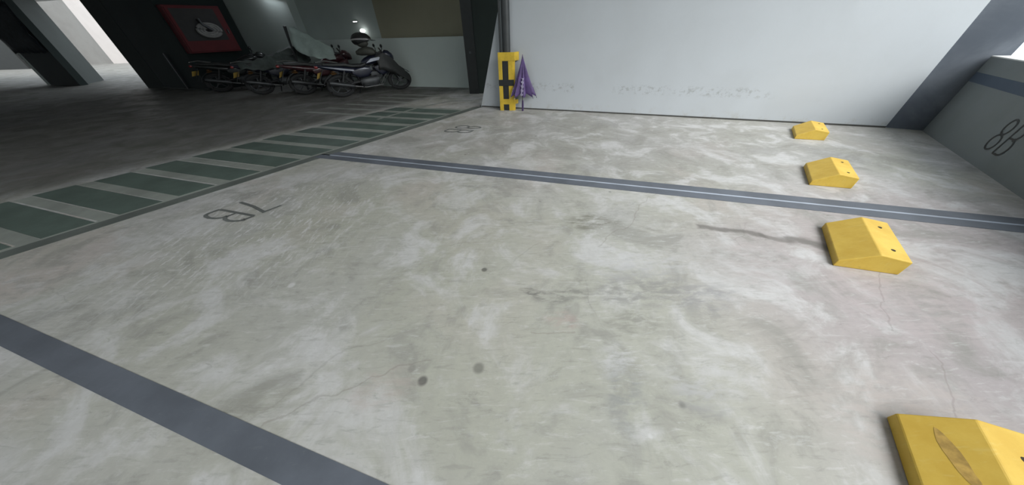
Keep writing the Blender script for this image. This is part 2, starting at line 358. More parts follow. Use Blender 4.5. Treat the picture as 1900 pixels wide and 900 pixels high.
# ------------------------------------------------------------------ floor
CE = 3.0      # unseen slab over the driveway and motorcycles, kept low to dim them
CH = 6.0      # unseen roof over the parking bays, raised to admit more daylight
bm = bmesh.new(); box(bm, -75, 14, -9, 60, -0.25, 0)
floor = struct(link('floor', bm, M['floor']))
def paint(name, u0, u1, v0, v1, mat, h=0.003, label=None):
    bm = bmesh.new(); uvbox(bm, u0, u1, v0, v1, 0.0, h)
    o = link(name, bm, mat, floor)
    if label: o['label'] = label
    return o
VW = 8.21      # parapet line
paint('painted_line', -9.5, 3.70, -0.10, 0.08, M['strip'], label='dark green-grey line along the driveway edge of the bays')
paint('painted_line', -0.045, 0.093, 0.06, VW, M['line'], 0.0035, 'blue-grey line, far half of the double line between the two bays')
paint('painted_line', -0.075, -0.045, -0.08, VW, M['pale'], 0.003, 'thin pale line between the two blue-grey lines')
paint('painted_line', -0.21, -0.075, -0.06, VW, M['line'], 0.0035, 'blue-grey line, near half of the double line between the two bays')
paint('painted_line', -3.475, -3.338, 0.08, VW, M['line'], 0.0035, 'wide blue-grey line across the bottom left corner')
paint('painted_line', -9.5, 3.66, -0.155, -0.10, M['gap'], 0.002, 'pale line between the green blocks and the dark line')
# green ladder markings
for i in range(17):
    u0 = -5.24 + i * 0.507
    if u0 > 2.9: break
    j = random.uniform(-0.015, 0.015)
    paint('green_block', u0 + j, u0 + 0.345 + j, -1.96 + random.uniform(-0.03, 0.03), -0.155 + random.uniform(-0.02, 0.01), M['green'], 0.003)
    paint('painted_stripe', u0 + 0.36, u0 + 0.495, -1.93, -0.155, M['gap'], 0.002)
# second, fainter ladder by the motorcycles
for i in range(6):
    u0 = 2.3 + i * 0.5
    bm = bmesh.new(); obox(bm, W(u0, -3.7, 0), U3 * 0.12, L3 * 1.55, Z3 * 0.002); link('painted_stripe', bm, M['gap'], floor)
bm = bmesh.new(); ribbon(bm, [(-2.9, 6.3), (-2.2, 7.4), (-1.55, 8.0), (-0.95, 7.95)], 0.09, Vector((1, 0, 0)), Vector((0, 1, 0)), Vector((0, 0, 0)), Z3, 0.004)
link('painted_line', bm, M['gap'], floor)['label'] = 'thin pale curved line beyond the ladder marking'

# bay numbers, read from the driveway: text right = -U, text up = +L
def arc(cx, cy, rx, ry, a0, a1, n=10):
    return [(cx + rx * math.cos(math.radians(a0 + (a1 - a0) * k / n)), cy + ry * math.sin(math.radians(a0 + (a1 - a0) * k / n))) for k in range(n + 1)]
def glyph(ch, w_, h):
    if ch == '7': return [([(0, h), (w_, h), (w_ * 0.62, h * 0.5), (w_ * 0.42, 0)], False)]
    if ch == 'B':
        return [([(0, 0), (0, h)], False), ([(0, h), (w_ * .5, h)] + arc(w_ * .5, h * .76, w_ * .38, h * .24, 90, -90, 6) + [(0, h * .52)], False),
                ([(0, h * .52), (w_ * .55, h * .52)] + arc(w_ * .55, h * .26, w_ * .42, h * .26, 90, -90, 6) + [(0, 0)], False)]
    if ch == '8':
        return [(arc(w_ / 2, h * .25, w_ / 2, h * .25, 0, 360, 16)[:-1], True), (arc(w_ / 2, h * .76, w_ * .42, h * .24, 0, 360, 16)[:-1], True)]
def text(name, s, o, ex, ey, nrm, w_, h, gap, st, mat, parent, th=0.004, label=None):
    bm = bmesh.new(); x = 0
    for ch in s:
        for k, (pts, cl) in enumerate(glyph(ch, w_, h)):
            ribbon(bm, [(p[0] + x, p[1]) for p in pts], st, ex, ey, o, nrm, th + 0.0004 * k, cl)
        x += w_ + gap
    ob = link(name, bm, mat, parent)
    if label: ob['label'] = label
    return ob
# 7 leans on its own; write the two strings
text('bay_number', '7B', W(-1.55, 0.745), -U3, L3, Z3, 0.17, 0.53, 0.09, 0.035, M['letter'], floor, label='dark painted bay number 7B, upside down to the viewer')
text('bay_number', '8B', W(1.99, 0.775), -U3, L3, Z3, 0.19, 0.50, 0.10, 0.032, M['letter'], floor, label='dark painted bay number 8B near the umbrella')

# ------------------------------------------------------------------ building shell
def slab(name, pts, z, t):
    bm = bmesh.new(); prism(bm, [Vector((p[0], p[1], z)) for p in pts], (0, 0, t)); return struct(link(name, bm, M['ceiling']))
VS = -2.3
slab('ceiling', [W(-14, VS), W(3.7, VS), W(3.7, 2.5), W(9, 2.5), (5, 24), (-12, 14.8), (-22, 17.0), (-75, 18.5), (-60, -16)], CE, 0.3)
slab('ceiling_high', [W(-9.5, VS - .2), W(-9.5, 8.6), W(3.9, 8.6), W(3.9, VS - .2)], CH, 0.3)
bm = bmesh.new(); uvbox(bm, -9.5, 3.9, VS - 0.2, VS, CE, CH); struct(link('trim_2', bm, M['ceiling']))  # unseen beam added to keep bay daylight out of the driveway
bm = bmesh.new(); uvbox(bm, 3.72, 3.9, VS, 1.2, CE, CH); struct(link('trim_3', bm, M['ceiling']))
# white back wall of the bays with its raking left edge
wd = Vector((0.9407, -0.339, 0)); wn = Vector((0.339, 0.9407, 0)); w0 = Vector((-0.655, 7.22, 0)); WLEN = 7.62
bm = bmesh.new()
prism(bm, [w0, w0 + wd * WLEN, w0 + wd * WLEN + Z3 * CH, w0 + wd * 0.945 + Z3 * CH, w0 + wd * 0.945 + Z3 * 3.0], wn * 0.22)
wall_back = struct(link('wall_back', bm, M['white']))
bm = bmesh.new(); obox(bm, w0 + wd * 0.02 - wn * 0.008, wd * (WLEN - .02), wn * 0.02, Z3 * 0.026); struct(link('shadow_strip_back', bm, M['shadow_gap']))  # dark strip standing for the shadowed gap at the wall foot
# column at the corner
wc = W(3.40, 7.735)
bm = bmesh.new(); cdir = (W(3.25, 8.40) - wc)
prism(bm, [wc, wc + cdir, wc + cdir + U3 * 0.42, wc + U3 * 0.42], Z3 * CH)
struct(link('column', bm, M['column']), 'grey corner column with patchy paint between the white wall and the parapet', 'column')
# parapet wall on the right
PH = 1.012; UE = 3.255; UN = -5.5     # the parapet runs on past the viewer
bm = bmesh.new(); uvbox(bm, UN, UE, VW, VW + 0.17, 0, PH)
wall_right = struct(link('wall_right', bm, M['parapet']))
bm = bmesh.new(); uvbox(bm, UN, UE, VW, VW + 0.19, PH, PH + 0.012)
link('coping', bm, M['coping'], wall_right)['label'] = 'pale cement top of the parapet'
bm = bmesh.new(); uvbox(bm, UN, UE - 0.0, VW - 0.003, VW, 0.715, 0.83); link('painted_band', bm, M['navy'], wall_right)['label'] = 'dark navy band painted along the parapet'
text('bay_number', '8B', W(UE - 1.50, VW, 0.185), -U3, Z3, -L3, 0.155, 0.335, 0.075, 0.02, M['black'], wall_right, 0.004, 'black painted 8B on the parapet')
# lintel above the opening and farther columns, behind the viewer
bm = bmesh.new(); uvbox(bm, -9.0, UE, VW - 0.02, VW + 0.2, CH - 0.25, CH); struct(link('trim_1', bm, M['ceiling']))
bm = bmesh.new(); uvbox(bm, -6.9, -6.4, VW - 0.05, VW + 0.3, 0, CH)
struct(link('column', bm, M['column']), 'grey column between the openings behind the viewer', 'column')
# near wall behind the viewer
bm = bmesh.new(); box(bm, -60, -9, -7.2, -7.0, 0, CE); struct(link('wall_front', bm, M['backwall']))
bm = bmesh.new(); box(bm, -9, 13, -7.2, -7.0, 0, CH); struct(link('wall_near', bm, M['parapet']))

# ---- motorcycle area
lw = Vector((-1.296, 10.006, 0))
def LW(t, off=0.0, z=0.0): return lw + L3 * t + U3 * off + Z3 * z
bm = bmesh.new(); obox(bm, LW(-6.15), L3 * 8.6, U3 * 0.2, Z3 * 1.345); low = struct(link('wall_low', bm, M['lowwall']))
bm = bmesh.new(); obox(bm, LW(-3.10, 0.25), L3 * 6.5, U3 * 0.2, Z3 * CE); struct(link('wall_far_right', bm, M['olive']))
bm = bmesh.new(); obox(bm, LW(-6.2, 0.25), L3 * 3.1, U3 * 0.2, Z3 * CE); struct(link('wall_far', bm, M['backwall']))
bm = bmesh.new(); obox(bm, LW(-13.2), L3 * 7.05, U3 * 0.25, Z3 * CE); struct(link('wall_far_left', bm, M['backwall']))
bm = bmesh.new(); obox(bm, (-0.84, 8.96, 0), (2.3, -0.3, 0), (0.03, 0.2, 0), Z3 * CE); struct(link('wall_side', bm, M['dark']))
bm = bmesh.new(); obox(bm, (-1.12, 8.955, 0), (0.28, -0.035, 0), (0.02, 0.2, 0), Z3 * CE)
post = struct(link('post', bm, M['black']), 'black painted steel post left of the white wall', 'post')
bm = bmesh.new(); obox(bm, (-1.01, 8.925, 0.98), (0.055, -0.007, 0), (0, 0.02, 0), Z3 * 0.05); link('latch', bm, M['metal'], post)
# ---- pillar carrying the red cabinet
p2a = Vector((-13.65, 12.31, 0)); p2b = Vector((-10.91, 11.23, 0)); pd = (p2b - p2a).normalized(); pn = Vector((-pd.y, pd.x, 0))
bm = bmesh.new(); prism(bm, [p2a, p2b, p2b + U3 * 1.80, p2a + U3 * 0.9], Z3 * CE)
pil = struct(link('pillar', bm, M['pillar']), 'dark green pillar carrying the red cabinet', 'pillar')
bm = bmesh.new(); prism(bm, [(-14.50, 12.48, 0), (-13.66, 12.31, 0), (-13.5, 12.75, 0), (-14.35, 12.9, 0)], Z3 * CE)
link('pillar_side', bm, M['pillar_side'], pil)['label'] = 'left side of the dark pillar, coloured lighter as if lit'
bm = bmesh.new(); p = p2a + pd * 1.72 - pn * 0.02; obox(bm, p - pd * .03, pd * 0.05, -pn * 0.04, Z3 * 1.12); link('conduit', bm, M['metal'], pil)
bm = bmesh.new(); obox(bm, p2a - pn * 0.05, p2b - p2a, pn * 0.05, Z3 * 0.05); link('plinth', bm, M['pillar_side'], pil)
# ---- left pillar
bm = bmesh.new(); prism(bm, [(-21.0, 14.40, 0), (-18.95, 13.85, 0), (-18.9, 14.1, 0), (-20.9, 14.65, 0)], Z3 * CE)
pl = struct(link('pillar', bm, M['pillar']), 'dark pillar in the far left corner with its right side coloured lighter as if lit', 'pillar')
bm = bmesh.new(); prism(bm, [(-18.95, 13.85, 0), (-20.0, 15.62, 0), (-20.4, 15.4, 0), (-19.3, 13.95, 0)], Z3 * CE)
link('pillar_side', bm, M['pillar_side'], pl)['label'] = 'right side of the pillar, coloured lighter as if lit'
bm = bmesh.new(); prism(bm, [(-21.25, 14.47, 0), (-20.95, 14.39, 0), (-20.95, 14.6, 0), (-21.2, 14.68, 0)], Z3 * CE)
link('pillar_edge', bm, M['lowwall'], pl)['label'] = 'left edge of the pillar, coloured pale for its lit face'  # pale colour stands for light on the pillar's left face
# ---- courtyard beyond the pillars
bm = bmesh.new(); prism(bm, [(-60, 31.5, 0), (-28, 28.0, 0), (-28, 28.5, 0), (-60, 32, 0)], Z3 * 9); struct(link('wall_courtyard', bm, M['outer']))
bm = bmesh.new(); prism(bm, [(-33.7, 27.9, 0), (-28, 27.3, 0), (-28, 28.2, 0), (-33.7, 28.8, 0)], Z3 * 9); struct(link('wall_courtyard_side', bm, M['outer2']))
bm = bmesh.new(); prism(bm, [(-60, 24.8, 0), (-36.6, 24.8, 0), (-36.9, 25.6, 0), (-60, 25.6, 0)], Z3 * 9); struct(link('wall_courtyard_dark', bm, M['black']))


# ------------------------------------------------------------------ light portals in the real openings
def portal(name, c, sx, sy, nrm, xd):
    ld = bpy.data.lights.new(name, 'AREA'); ld.shape = 'RECTANGLE'; ld.size = sx; ld.size_y = sy; ld.cycles.is_portal = True
    o = bpy.data.objects.new(name, ld); COL.objects.link(o)
    z = -Vector(nrm).normalized(); x = Vector(xd).normalized(); y = z.cross(x)
    o.matrix_world = Matrix.Translation(c) @ Matrix((x, y, z)).transposed().to_4x4()
rn = Vector((-U.y, U.x, 0))
portal('window_portal', W(-2.86, VW + 0.12, (CH - .25) / 2), 12.2, CH - .25, rn, U3)

# ------------------------------------------------------------------ wheel stops
def wheel_stop_mesh():
    bm = bmesh.new()
    prof = [(0, 0), (0.0, 0.054), (0.198, 0.152), (0.392, 0.122), (0.392, 0.0)]
    prism(bm, [L3 * a + Z3 * z for a, z in prof], U3 * 0.605)
    return bm
sm = link('concrete_body', wheel_stop_mesh(), M['stop'], None, bevel=0.008)
mesh_stop = sm.data; bpy.data.objects.remove(sm)
bmh = bmesh.new()
bmesh.ops.create_cone(bmh, cap_ends=True, segments=10, radius1=0.013, radius2=0.013, depth=0.004)
hm = bpy.data.meshes.new('bolt_hole'); bmh.to_mesh(hm); bmh.free(); hm.materials.append(M['hole'])
labels = ['yellow wheel stop nearest the white wall, smallest in view', 'yellow wheel stop just beyond the double grey line',
          'yellow wheel stop just on the near side of the double grey line', 'yellow wheel stop cut off by the bottom right corner, worn brown patch on its ramp']
for (u0, v0), lb, rot in (((2.36, 6.385), labels[0], 0), ((0.455, 6.39), labels[1], 0), ((-1.158, 6.385), labels[2], 0), ((-3.012, 6.415), labels[3], 0)):
    e = empty('wheel_stop', W(u0, v0)); tag(e, lb, 'wheel stop', 'yellow wheel stops in the bays')
    o = bpy.data.objects.new('concrete_body', mesh_stop); COL.objects.link(o); o.parent = e
    md = o.modifiers.new('edge_bevel', 'BEVEL'); md.width = 0.006; md.segments = 2; md.limit_method = 'ANGLE'
    for hu in (0.12, 0.47):
        h = bpy.data.objects.new('bolt_hole', hm); COL.objects.link(h); h.parent = e
        a = 0.30; z = 0.152 + (0.122 - 0.152) * (a - 0.198) / (0.392 - 0.198)
        h.location = L3 * a + U3 * hu + Z3 * (z + 0.0005)
    if rot == 0 and lb is labels[3]:
        bm = bmesh.new()
        sl = (0.152 - 0.054) / 0.198
        pts = []
        for k in range(18):
            t = 2 * PI * k / 18; r = 1 + 0.18 * math.sin(3 * t + 1) + 0.1 * math.sin(5 * t)
            b_ = 0.43 - 0.12 * math.cos(t); a = 0.105 + 0.02 * (1 + .3 * math.cos(t)) * r * math.sin(t) + 0.02 * math.cos(t)
            pts.append(L3 * a + U3 * b_ + Z3 * (0.054 + a * sl + 0.0008))
        bm.faces.new([bm.verts.new(p) for p in pts])
        link('worn_patch', bm, simple('brown_worn_paint', (0.50, 0.32, 0.08), 0.8, var=0.25, scale=30), e)['label'] = 'worn brown patch'

# ------------------------------------------------------------------ drain pipe, guard, umbrella
e = empty('drain_pipe', (0.015, 6.875, 0)); tag(e, 'dark grey vertical drain pipe rising from the yellow and black guard', 'pipe')
bm = bmesh.new(); tube(bm, [(0, 0, 0), (0, 0, CH)], 0.085, 20); link('pipe_shaft', bm, M['pipe'], e, True)
bm = bmesh.new(); tube(bm, [(0, 0, 2.0), (0, 0, 2.1)], 0.10, 20); link('collar', bm, M['pipe'], e, True)
bm = bmesh.new(); tube(bm, [(-0.125, 0.01, 0), (-0.125, 0.01, CH)], 0.022, 10); link('thin_conduit', bm, M['pipe'], e, True)

G0 = Vector((-0.172, 6.765, 0)); gx = Vector((0.35, -0.055, 0)).normalized(); gy = Vector((0.13, 0.17, 0)).normalized()
e = empty('pipe_guard', G0); tag(e, 'yellow and black steel guard frame boxed around the foot of the drain pipe', 'guard')
def gb(name, x0, x1, z0, z1, mat, d=0.02, off=0.0, label=None):
    bm = bmesh.new(); obox(bm, gx * x0 + gy * off + Z3 * z0, gx * (x1 - x0), gy * d, Z3 * (z1 - z0)); o = link(name, bm, mat, e, bevel=0.003)
    if label: o['label'] = label
gb('top_rail', 0, 0.355, 0.96, 1.11, M['yellow']); gb('upright', 0, 0.078, 0.0, 0.96, M['yellow']); gb('upright', 0.215, 0.32, 0.0, 0.96, M['yellow'])
gb('middle_band', -0.003, 0.325, 0.50, 0.62, M['black'], 0.024, -0.002, 'black painted band')
gb('shade_panel', 0.085, 0.215, 0.62, 0.96, M['black'], 0.01, 0.006, 'black panel in place of a shaded opening'); gb('shade_panel', 0.085, 0.215, 0.20, 0.50, M['black'], 0.01, 0.006, 'black panel in place of a shaded opening')  # flat black panels stand for the shaded inside of the guard
gb('bottom_rail', 0, 0.32, 0.13, 0.24, M['yellow'], 0.021, -0.001); gb('shade_panel', 0.09, 0.21, 0.015, 0.13, M['black'], 0.01, 0.006, 'black panel in place of the shaded bottom opening')
def gs(name, y0, y1, z0, z1, mat):
    bm = bmesh.new(); obox(bm, gx * 0.335 + gy * y0 + Z3 * z0, gy * (y1 - y0), -gx * 0.018, Z3 * (z1 - z0)); link(name, bm, mat, e, bevel=0.003)
gs('side_rail', 0.02, 0.20, 0.96, 1.11, M['yellow']); gs('side_upright', 0.02, 0.05, 0, 0.96, M['yellow']); gs('side_rail', 0.03, 0.16, 0.13, 0.22, M['yellow'])

def umbrella(loc):
    e = empty('umbrella', loc); tag(e, 'closed purple umbrella hanging loosely point up beside the yellow guard', 'umbrella')
    bm = bmesh.new(); N = 48; ztop = 1.03; rings = []
    for i in range(14):
        t = i / 13; ring = []
        for k in range(N):
            a = 2 * PI * k / N; pl_ = 0.5 + 0.5 * math.cos(8 * a)       # eight folds
            r = 0.012 + t ** 1.15 * (0.12 + 0.145 * pl_ ** 0.8)
            zb = 0.36 - 0.07 * pl_
            z = ztop + (zb - ztop) * t
            x = math.cos(a) * r * 1.05 + 0.02 * t; y = math.sin(a) * r * 0.42
            ring.append(bm.verts.new((x, y, z + 0.004 * math.sin(7 * a + 9 * t))))
        rings.append(ring)
    for i in range(13):
        for k in range(N): bm.faces.new((rings[i][k], rings[i][(k + 1) % N], rings[i + 1][(k + 1) % N], rings[i + 1][k]))
    c = link('canopy', bm, M['purple'], e, True); c.modifiers.new('cloth_thickness', 'SOLIDIFY').thickness = 0.002
    for k in range(8):
        a = 2 * PI * k / 8; r = 0.275; bm = bmesh.new()
        p = Vector((math.cos(a) * r * 1.05 + 0.02, math.sin(a) * r * 0.42, 0.29))
        tube(bm, [Vector((0, 0, 1.0)) * 0.25 + p * 0.75 * Vector((1, 1, 1)).length / 1.732 + Vector((0, 0, 0.01)), p, p + Vector((math.cos(a) * .012, math.sin(a) * .01, -0.028))], [0.003, 0.004, 0.006], 6)
        link('rib', bm, M['chrome'] if k in (4, 5, 6) else M['darkpurple'], e, True)
    bm = bmesh.new(); tube(bm, [(0, 0, 0.12), (0, 0, 1.03)], 0.009, 8); link('shaft', bm, M['metal'], e, True)
    bm = bmesh.new(); tube(bm, [(0, 0, 1.02), (0, 0, 1.07)], [0.013, 0.006], 8); link('tip', bm, M['darkpurple'], e, True)
    bm = bmesh.new(); tube(bm, [(0.004, 0, 0.22), (0.004, 0, 0.12), (0.005, 0, 0.0)], [0.018, 0.024, 0.02], 10); link('handle', bm, M['darkpurple'], e, True)
    bm = bmesh.new()      # crumpled pale print on one gore
    prev = None
    for k in range(15):
        t = k / 14; z = 0.33 + 0.33 * t; x = -0.03 + 0.035 * t + 0.008 * math.sin(k * 2.1); d = -(0.42 * 0.275 * ((1.03 - z) / 0.70) + 0.006)
        hw = 0.020 + 0.012 * math.sin(k * 1.9)
        cur = [bm.verts.new((x - hw, d, z)), bm.verts.new((x + hw, d + .002, z))]
        if prev: bm.faces.new((prev[0], prev[1], cur[1], cur[0]))
        prev = cur
    bmesh.ops.solidify(bm, geom=bm.faces[:], thickness=0.002)
    link('printed_motif', bm, M['print_'], e)
    return e
umbrella((0.345, 6.66, 0))

# ------------------------------------------------------------------ motorcycles
def motorcycle(loc, heading, label, body, kx=1.33, cover=False, mirrors=True, decal=False, plate=True, lean=0.0):
    e = empty('motorcycle', loc); tag(e, label, 'motorcycle', 'motorcycles parked along the pale wall')
    hx = Vector((heading[0], heading[1], 0)).normalized(); hy = Vector((-hx.y, hx.x, 0))
    mtx = Matrix((hx * kx, hy, Z3 + hy * lean)).transposed()
    def fin(name, bm, mat, par=None, smooth=True, label=None):
        bmesh.ops.transform(bm, matrix=mtx.to_4x4(), verts=bm.verts)
        o = link(name, bm, mat, par or e, smooth)
        if label: o['label'] = label
        return o
    WB = 1.30
    for nm, cx in (('rear_wheel', 0.0), ('front_wheel', WB)):
        R, r = 0.285, 0.05 if cx == 0 else 0.043
        bm = bmesh.new(); tube(bm, [(cx + (R - r) * math.cos(a), 0, R + (R - r) * math.sin(a)) for a in [2 * PI * k / 28 for k in range(28)]], r, 8, True)
        wh = fin(nm, bm, M['rubber'])
        bm = bmesh.new(); tube(bm, [(cx + (R - .10) * math.cos(a), 0, R + (R - .10) * math.sin(a)) for a in [2 * PI * k / 28 for k in range(28)]], 0.018, 6, True)
        rim = fin('rim', bm, M['metal'], wh)
        bm = bmesh.new(); tube(bm, [(cx, -0.06, R), (cx, 0.06, R)], 0.05, 12)
        for k in range(5):
            a = 2 * PI * k / 5 + 0.3
            tube(bm, [(cx, 0, R), (cx + .18 * math.cos(a), 0, R + .18 * math.sin(a))], [0.02, 0.013], 6)
        fin('hub_and_spokes', bm, M['metal'], wh)
        bm = bmesh.new()
        a0, a1 = ((50, 170) if cx == 0 else (35, 150))
        pts = [math.radians(a0 + (a1 - a0) * k / 12) for k in range(13)]
        for i in range(12):
            vs = []
            for a in (pts[i], pts[i + 1]):
                for y in (-0.06, 0.06): vs.append(bm.verts.new((cx + (R + .035) * math.cos(a), y, R + (R + .035) * math.sin(a))))
            bm.faces.new((vs[0], vs[1], vs[3], vs[2]))
        bmesh.ops.remove_doubles(bm, verts=bm.verts, dist=1e-4)
        bmesh.ops.solidify(bm, geom=bm.faces[:], thickness=0.008)
        fin('rear_fender' if cx == 0 else 'front_fender', bm, body if cx else M['blackpl'])
    for s in (-1, 1):
        bm = bmesh.new(); tube(bm, [(WB, .075 * s, .285), (WB - .13, .075 * s, .62), (WB - .27, .075 * s, 0.98)], [.026, .024, .02], 8); fin('fork_leg', bm, M['metal'])
        bm = bmesh.new(); tube(bm, [(0, .09 * s, .285), (.42, .09 * s, .36)], .025, 8); fin('swingarm', bm, M['blackpl'])
        bm = bmesh.new(); tube(bm, [(.02, .105 * s, .31), (.16, .11 * s, .68)], .018, 8)
        for k in range(7): tube(bm, [(.04 + .016 * k, .107 * s, .37 + .038 * k), (.044 + .016 * k, .107 * s, .385 + .038 * k)], .034, 8)
        fin('rear_shock', bm, M['blackpl'])
        bm = bmesh.new(); tube(bm, [(.45, .10 * s, .28), (.45, .24 * s, .27)], .016, 8); fin('footpeg', bm, M['rubber'])
        bm = bmesh.new(); tube(bm, [(-.10, .10 * s, .60), (-.02, .14 * s, .62)], .02, 8); ellipsoid(bm, (-.06, .15 * s, .66), (.03, .02, .02), 8, 6); fin('turn_signal', bm, M['amber'])
        if mirrors:
            bm = bmesh.new(); tube(bm, [(.98, .28 * s, 1.03), (1.0, .33 * s, 1.12), (.99, .36 * s, 1.16)], .008, 6)
            mr = fin('mirror', bm, M['blackpl'])
            bm = bmesh.new(); ellipsoid(bm, (.99, .37 * s, 1.19), (.022, .07, .045), 12, 8); fin('mirror_head', bm, M['blackpl'], mr)
    bm = bmesh.new(); loft(bm, [(.42, .34, .10, .10), (.5, .33, .15, .14), (.72, .34, .16, .15), (.82, .38, .12, .11)]); 
    for k in range(5): box(bm, .66, .90, -.10, .10, .42 + .035 * k, .432 + .035 * k)
    loft(bm, [(.68, .50, .08, .10), (.84, .52, .08, .11)]); fin('engine', bm, M['metal'])
    bm = bmesh.new(); tube(bm, [(.92, -.02, .50), (.98, -.07, .36), (.86, -.13, .22), (.5, -.15, .20), (.22, -.16, .27)], .021, 8)
    ex = fin('exhaust', bm, M['chrome'])
    bm = bmesh.new(); tube(bm, [(.26, -.165, .26), (.2, -.165, .28), (-.18, -.185, .40), (-.22, -.187, .41)], [.03, .052, .056, .04], 12); fin('silencer', bm, M['metal'], ex)
    bm = bmesh.new()
    for s in (-1, 1):
        tube(bm, [(1.06, 0, .92), (.98, .10 * s, .45), (.80, .12 * s, .22), (.42, .12 * s, .24), (.36, .11 * s, .6), (1.06, 0, .86)], .016, 6)
        tube(bm, [(.36, .11 * s, .6), (-.08, .10 * s, .74)], .016, 6)
    fin('frame', bm, M['blackpl'])
    bm = bmesh.new(); loft(bm, [(.56, .80, .05, .05), (.64, .83, .13, .09), (.80, .88, .165, .12), (.95, .90, .17, .12), (1.06, .88, .10, .09), (1.09, .87, .04, .04)], 18, 2.3); tank = fin('fuel_tank', bm, body)
    bm = bmesh.new(); loft(bm, [(-.20, .84, .08, .03), (-.05, .82, .12, .045), (.20, .80, .13, .05), (.32, .76, .14, .045), (.52, .74, .12, .05), (.66, .80, .09, .05)], 16, 3); fin('seat', bm, M['seat'])
    bm = bmesh.new(); loft(bm, [(-.34, .83, .03, .02), (-.22, .78, .09, .05), (.0, .73, .12, .07), (.28, .66, .13, .09), (.50, .62, .10, .07)], 14, 2.6); tp = fin('tail_panel', bm, body)
    for s in (-1, 1):
        bm = bmesh.new(); loft(bm, [(.30, .60, .015, .05, .125 * s), (.42, .58, .022, .12, .135 * s), (.60, .60, .022, .13, .13 * s), (.70, .64, .012, .06, .12 * s)], 12); fin('side_panel', bm, body)
        bm = bmesh.new(); loft(bm, [(.78, .66, .012, .04, .15 * s), (.90, .62, .025, .15, .165 * s), (1.04, .68, .025, .16, .15 * s), (1.14, .78, .012, .08, .11 * s)], 12); fin('tank_shroud', bm, body)
    bm = bmesh.new(); tube(bm, [(-.30, -.07, .90), (-.15, -.10, .92), (.08, -.13, .86)], .011, 6); tube(bm, [(-.30, .07, .90), (-.15, .10, .92), (.08, .13, .86)], .011, 6); tube(bm, [(-.30, -.07, .90), (-.32, 0, .90), (-.30, .07, .90)], .011, 6); fin('grab_rail', bm, M['chrome'])
    bm = bmesh.new(); loft(bm, [(-.355, .79, .05, .03), (-.33, .79, .06, .038), (-.30, .79, .05, .03)], 10); fin('tail_light', bm, M['tail'])
    if plate:
        bm = bmesh.new(); prism(bm, [(-.40, -.16, .53), (-.30, .16, .53), (-.25, .16, .66), (-.35, -.16, .66)], (-.006, 0, -.003)); fin('number_plate', bm, M['plate'], None, False)
        bm = bmesh.new(); prism(bm, [(-.40, -.05, .40), (-.40, .05, .40), (-.24, .05, .72), (-.24, -.05, .72)], (.01, 0, .0)); fin('plate_bracket', bm, M['blackpl'], None, False)
    bm = bmesh.new(); tube(bm, [(.88, -.36, 1.0), (.94, -.30, 1.03), (1.01, -.14, 1.02), (1.02, 0, .99), (1.01, .14, 1.02), (.94, .30, 1.03), (.88, .36, 1.0)], .012, 8)
    hb = fin('handlebar', bm, M['metal'])
    for s in (-1, 1):
        bm = bmesh.new(); tube(bm, [(.845, .385 * s, .985), (.90, .335 * s, 1.012)], .019, 8); fin('grip', bm, M['rubber'], hb)
        bm = bmesh.new(); tube(bm, [(.99, .27 * s, 1.03), (.94, .37 * s, 1.0)], .007, 6); fin('lever', bm, M['metal'], hb)
    bm = bmesh.new(); loft(bm, [(1.03, .97, .09, .05), (1.10, .97, .13, .12), (1.18, .94, .13, .13), (1.25, .90, .09, .09), (1.28, .88, .04, .04)], 16, 2.3); fc = fin('headlight_cowl', bm, body)
    bm = bmesh.new(); ellipsoid(bm, (1.25, 0, .89), (.04, .075, .07), 14, 8); fin('headlight', bm, M['chrome'], fc)
    bm = bmesh.new(); prism(bm, [(1.06, -.09, 1.0), (1.06, .09, 1.0), (1.0, .06, 1.14), (1.0, -.06, 1.14)], (.008, 0, .004)); fin('instrument_panel', bm, M['beige'], hb, False)
    bm = bmesh.new(); tube(bm, [(.42, .12, .24), (.36, .26, .012)], .012, 6); fin('side_stand', bm, M['metal'])
    if decal:
        for pts in ([(.62, .80), (.74, .90), (.92, .93), (1.02, .84), (.93, .86), (.80, .84)], [(.94, .86), (1.05, .80), (1.12, .68), (1.08, .67), (1.02, .76)]):
            bm = bmesh.new(); prism(bm, [(x, -.178, z) for x, z in pts], (0, -.004, 0)); fin('silver_decal', bm, M['decal'], tank, False)
        bm = bmesh.new(); prism(bm, [(-.26, -.11, .80), (.10, -.135, .73), (.34, -.14, .66), (.34, -.14, .635), (.08, -.135, .69)], (0, -.006, 0)); fin('silver_decal', bm, M['decal'], tp, False)
        bm = bmesh.new(); prism(bm, [(.42, -.165, .67), (.56, -.165, .70), (.66, -.165, .66), (.54, -.165, .665)], (0, -.004, 0)); fin('silver_decal', bm, M['decal'], tp, False)
    return e, mtx
b1 = motorcycle((-10.0, 10.80, 0), (.80, .60), 'black motorcycle farthest left, its rear wheel under the red cabinet', M['greybody'], mirrors=True)
b2 = motorcycle((-8.0, 10.0, 0), (.78, .62), 'dark motorcycle second from the red cabinet, draped with a grey-green cover', M['bluebody'])
b3 = motorcycle((-6.45, 9.75, 0), (.74, .67), 'maroon and black motorcycle partly hidden behind the blue one', M['redbody'])
b4 = motorcycle((-4.93, 9.10, 0), (.80, .60), 'dark blue motorcycle nearest the low wall with silver decals', M['bluebody'], decal=True, kx=1.36)

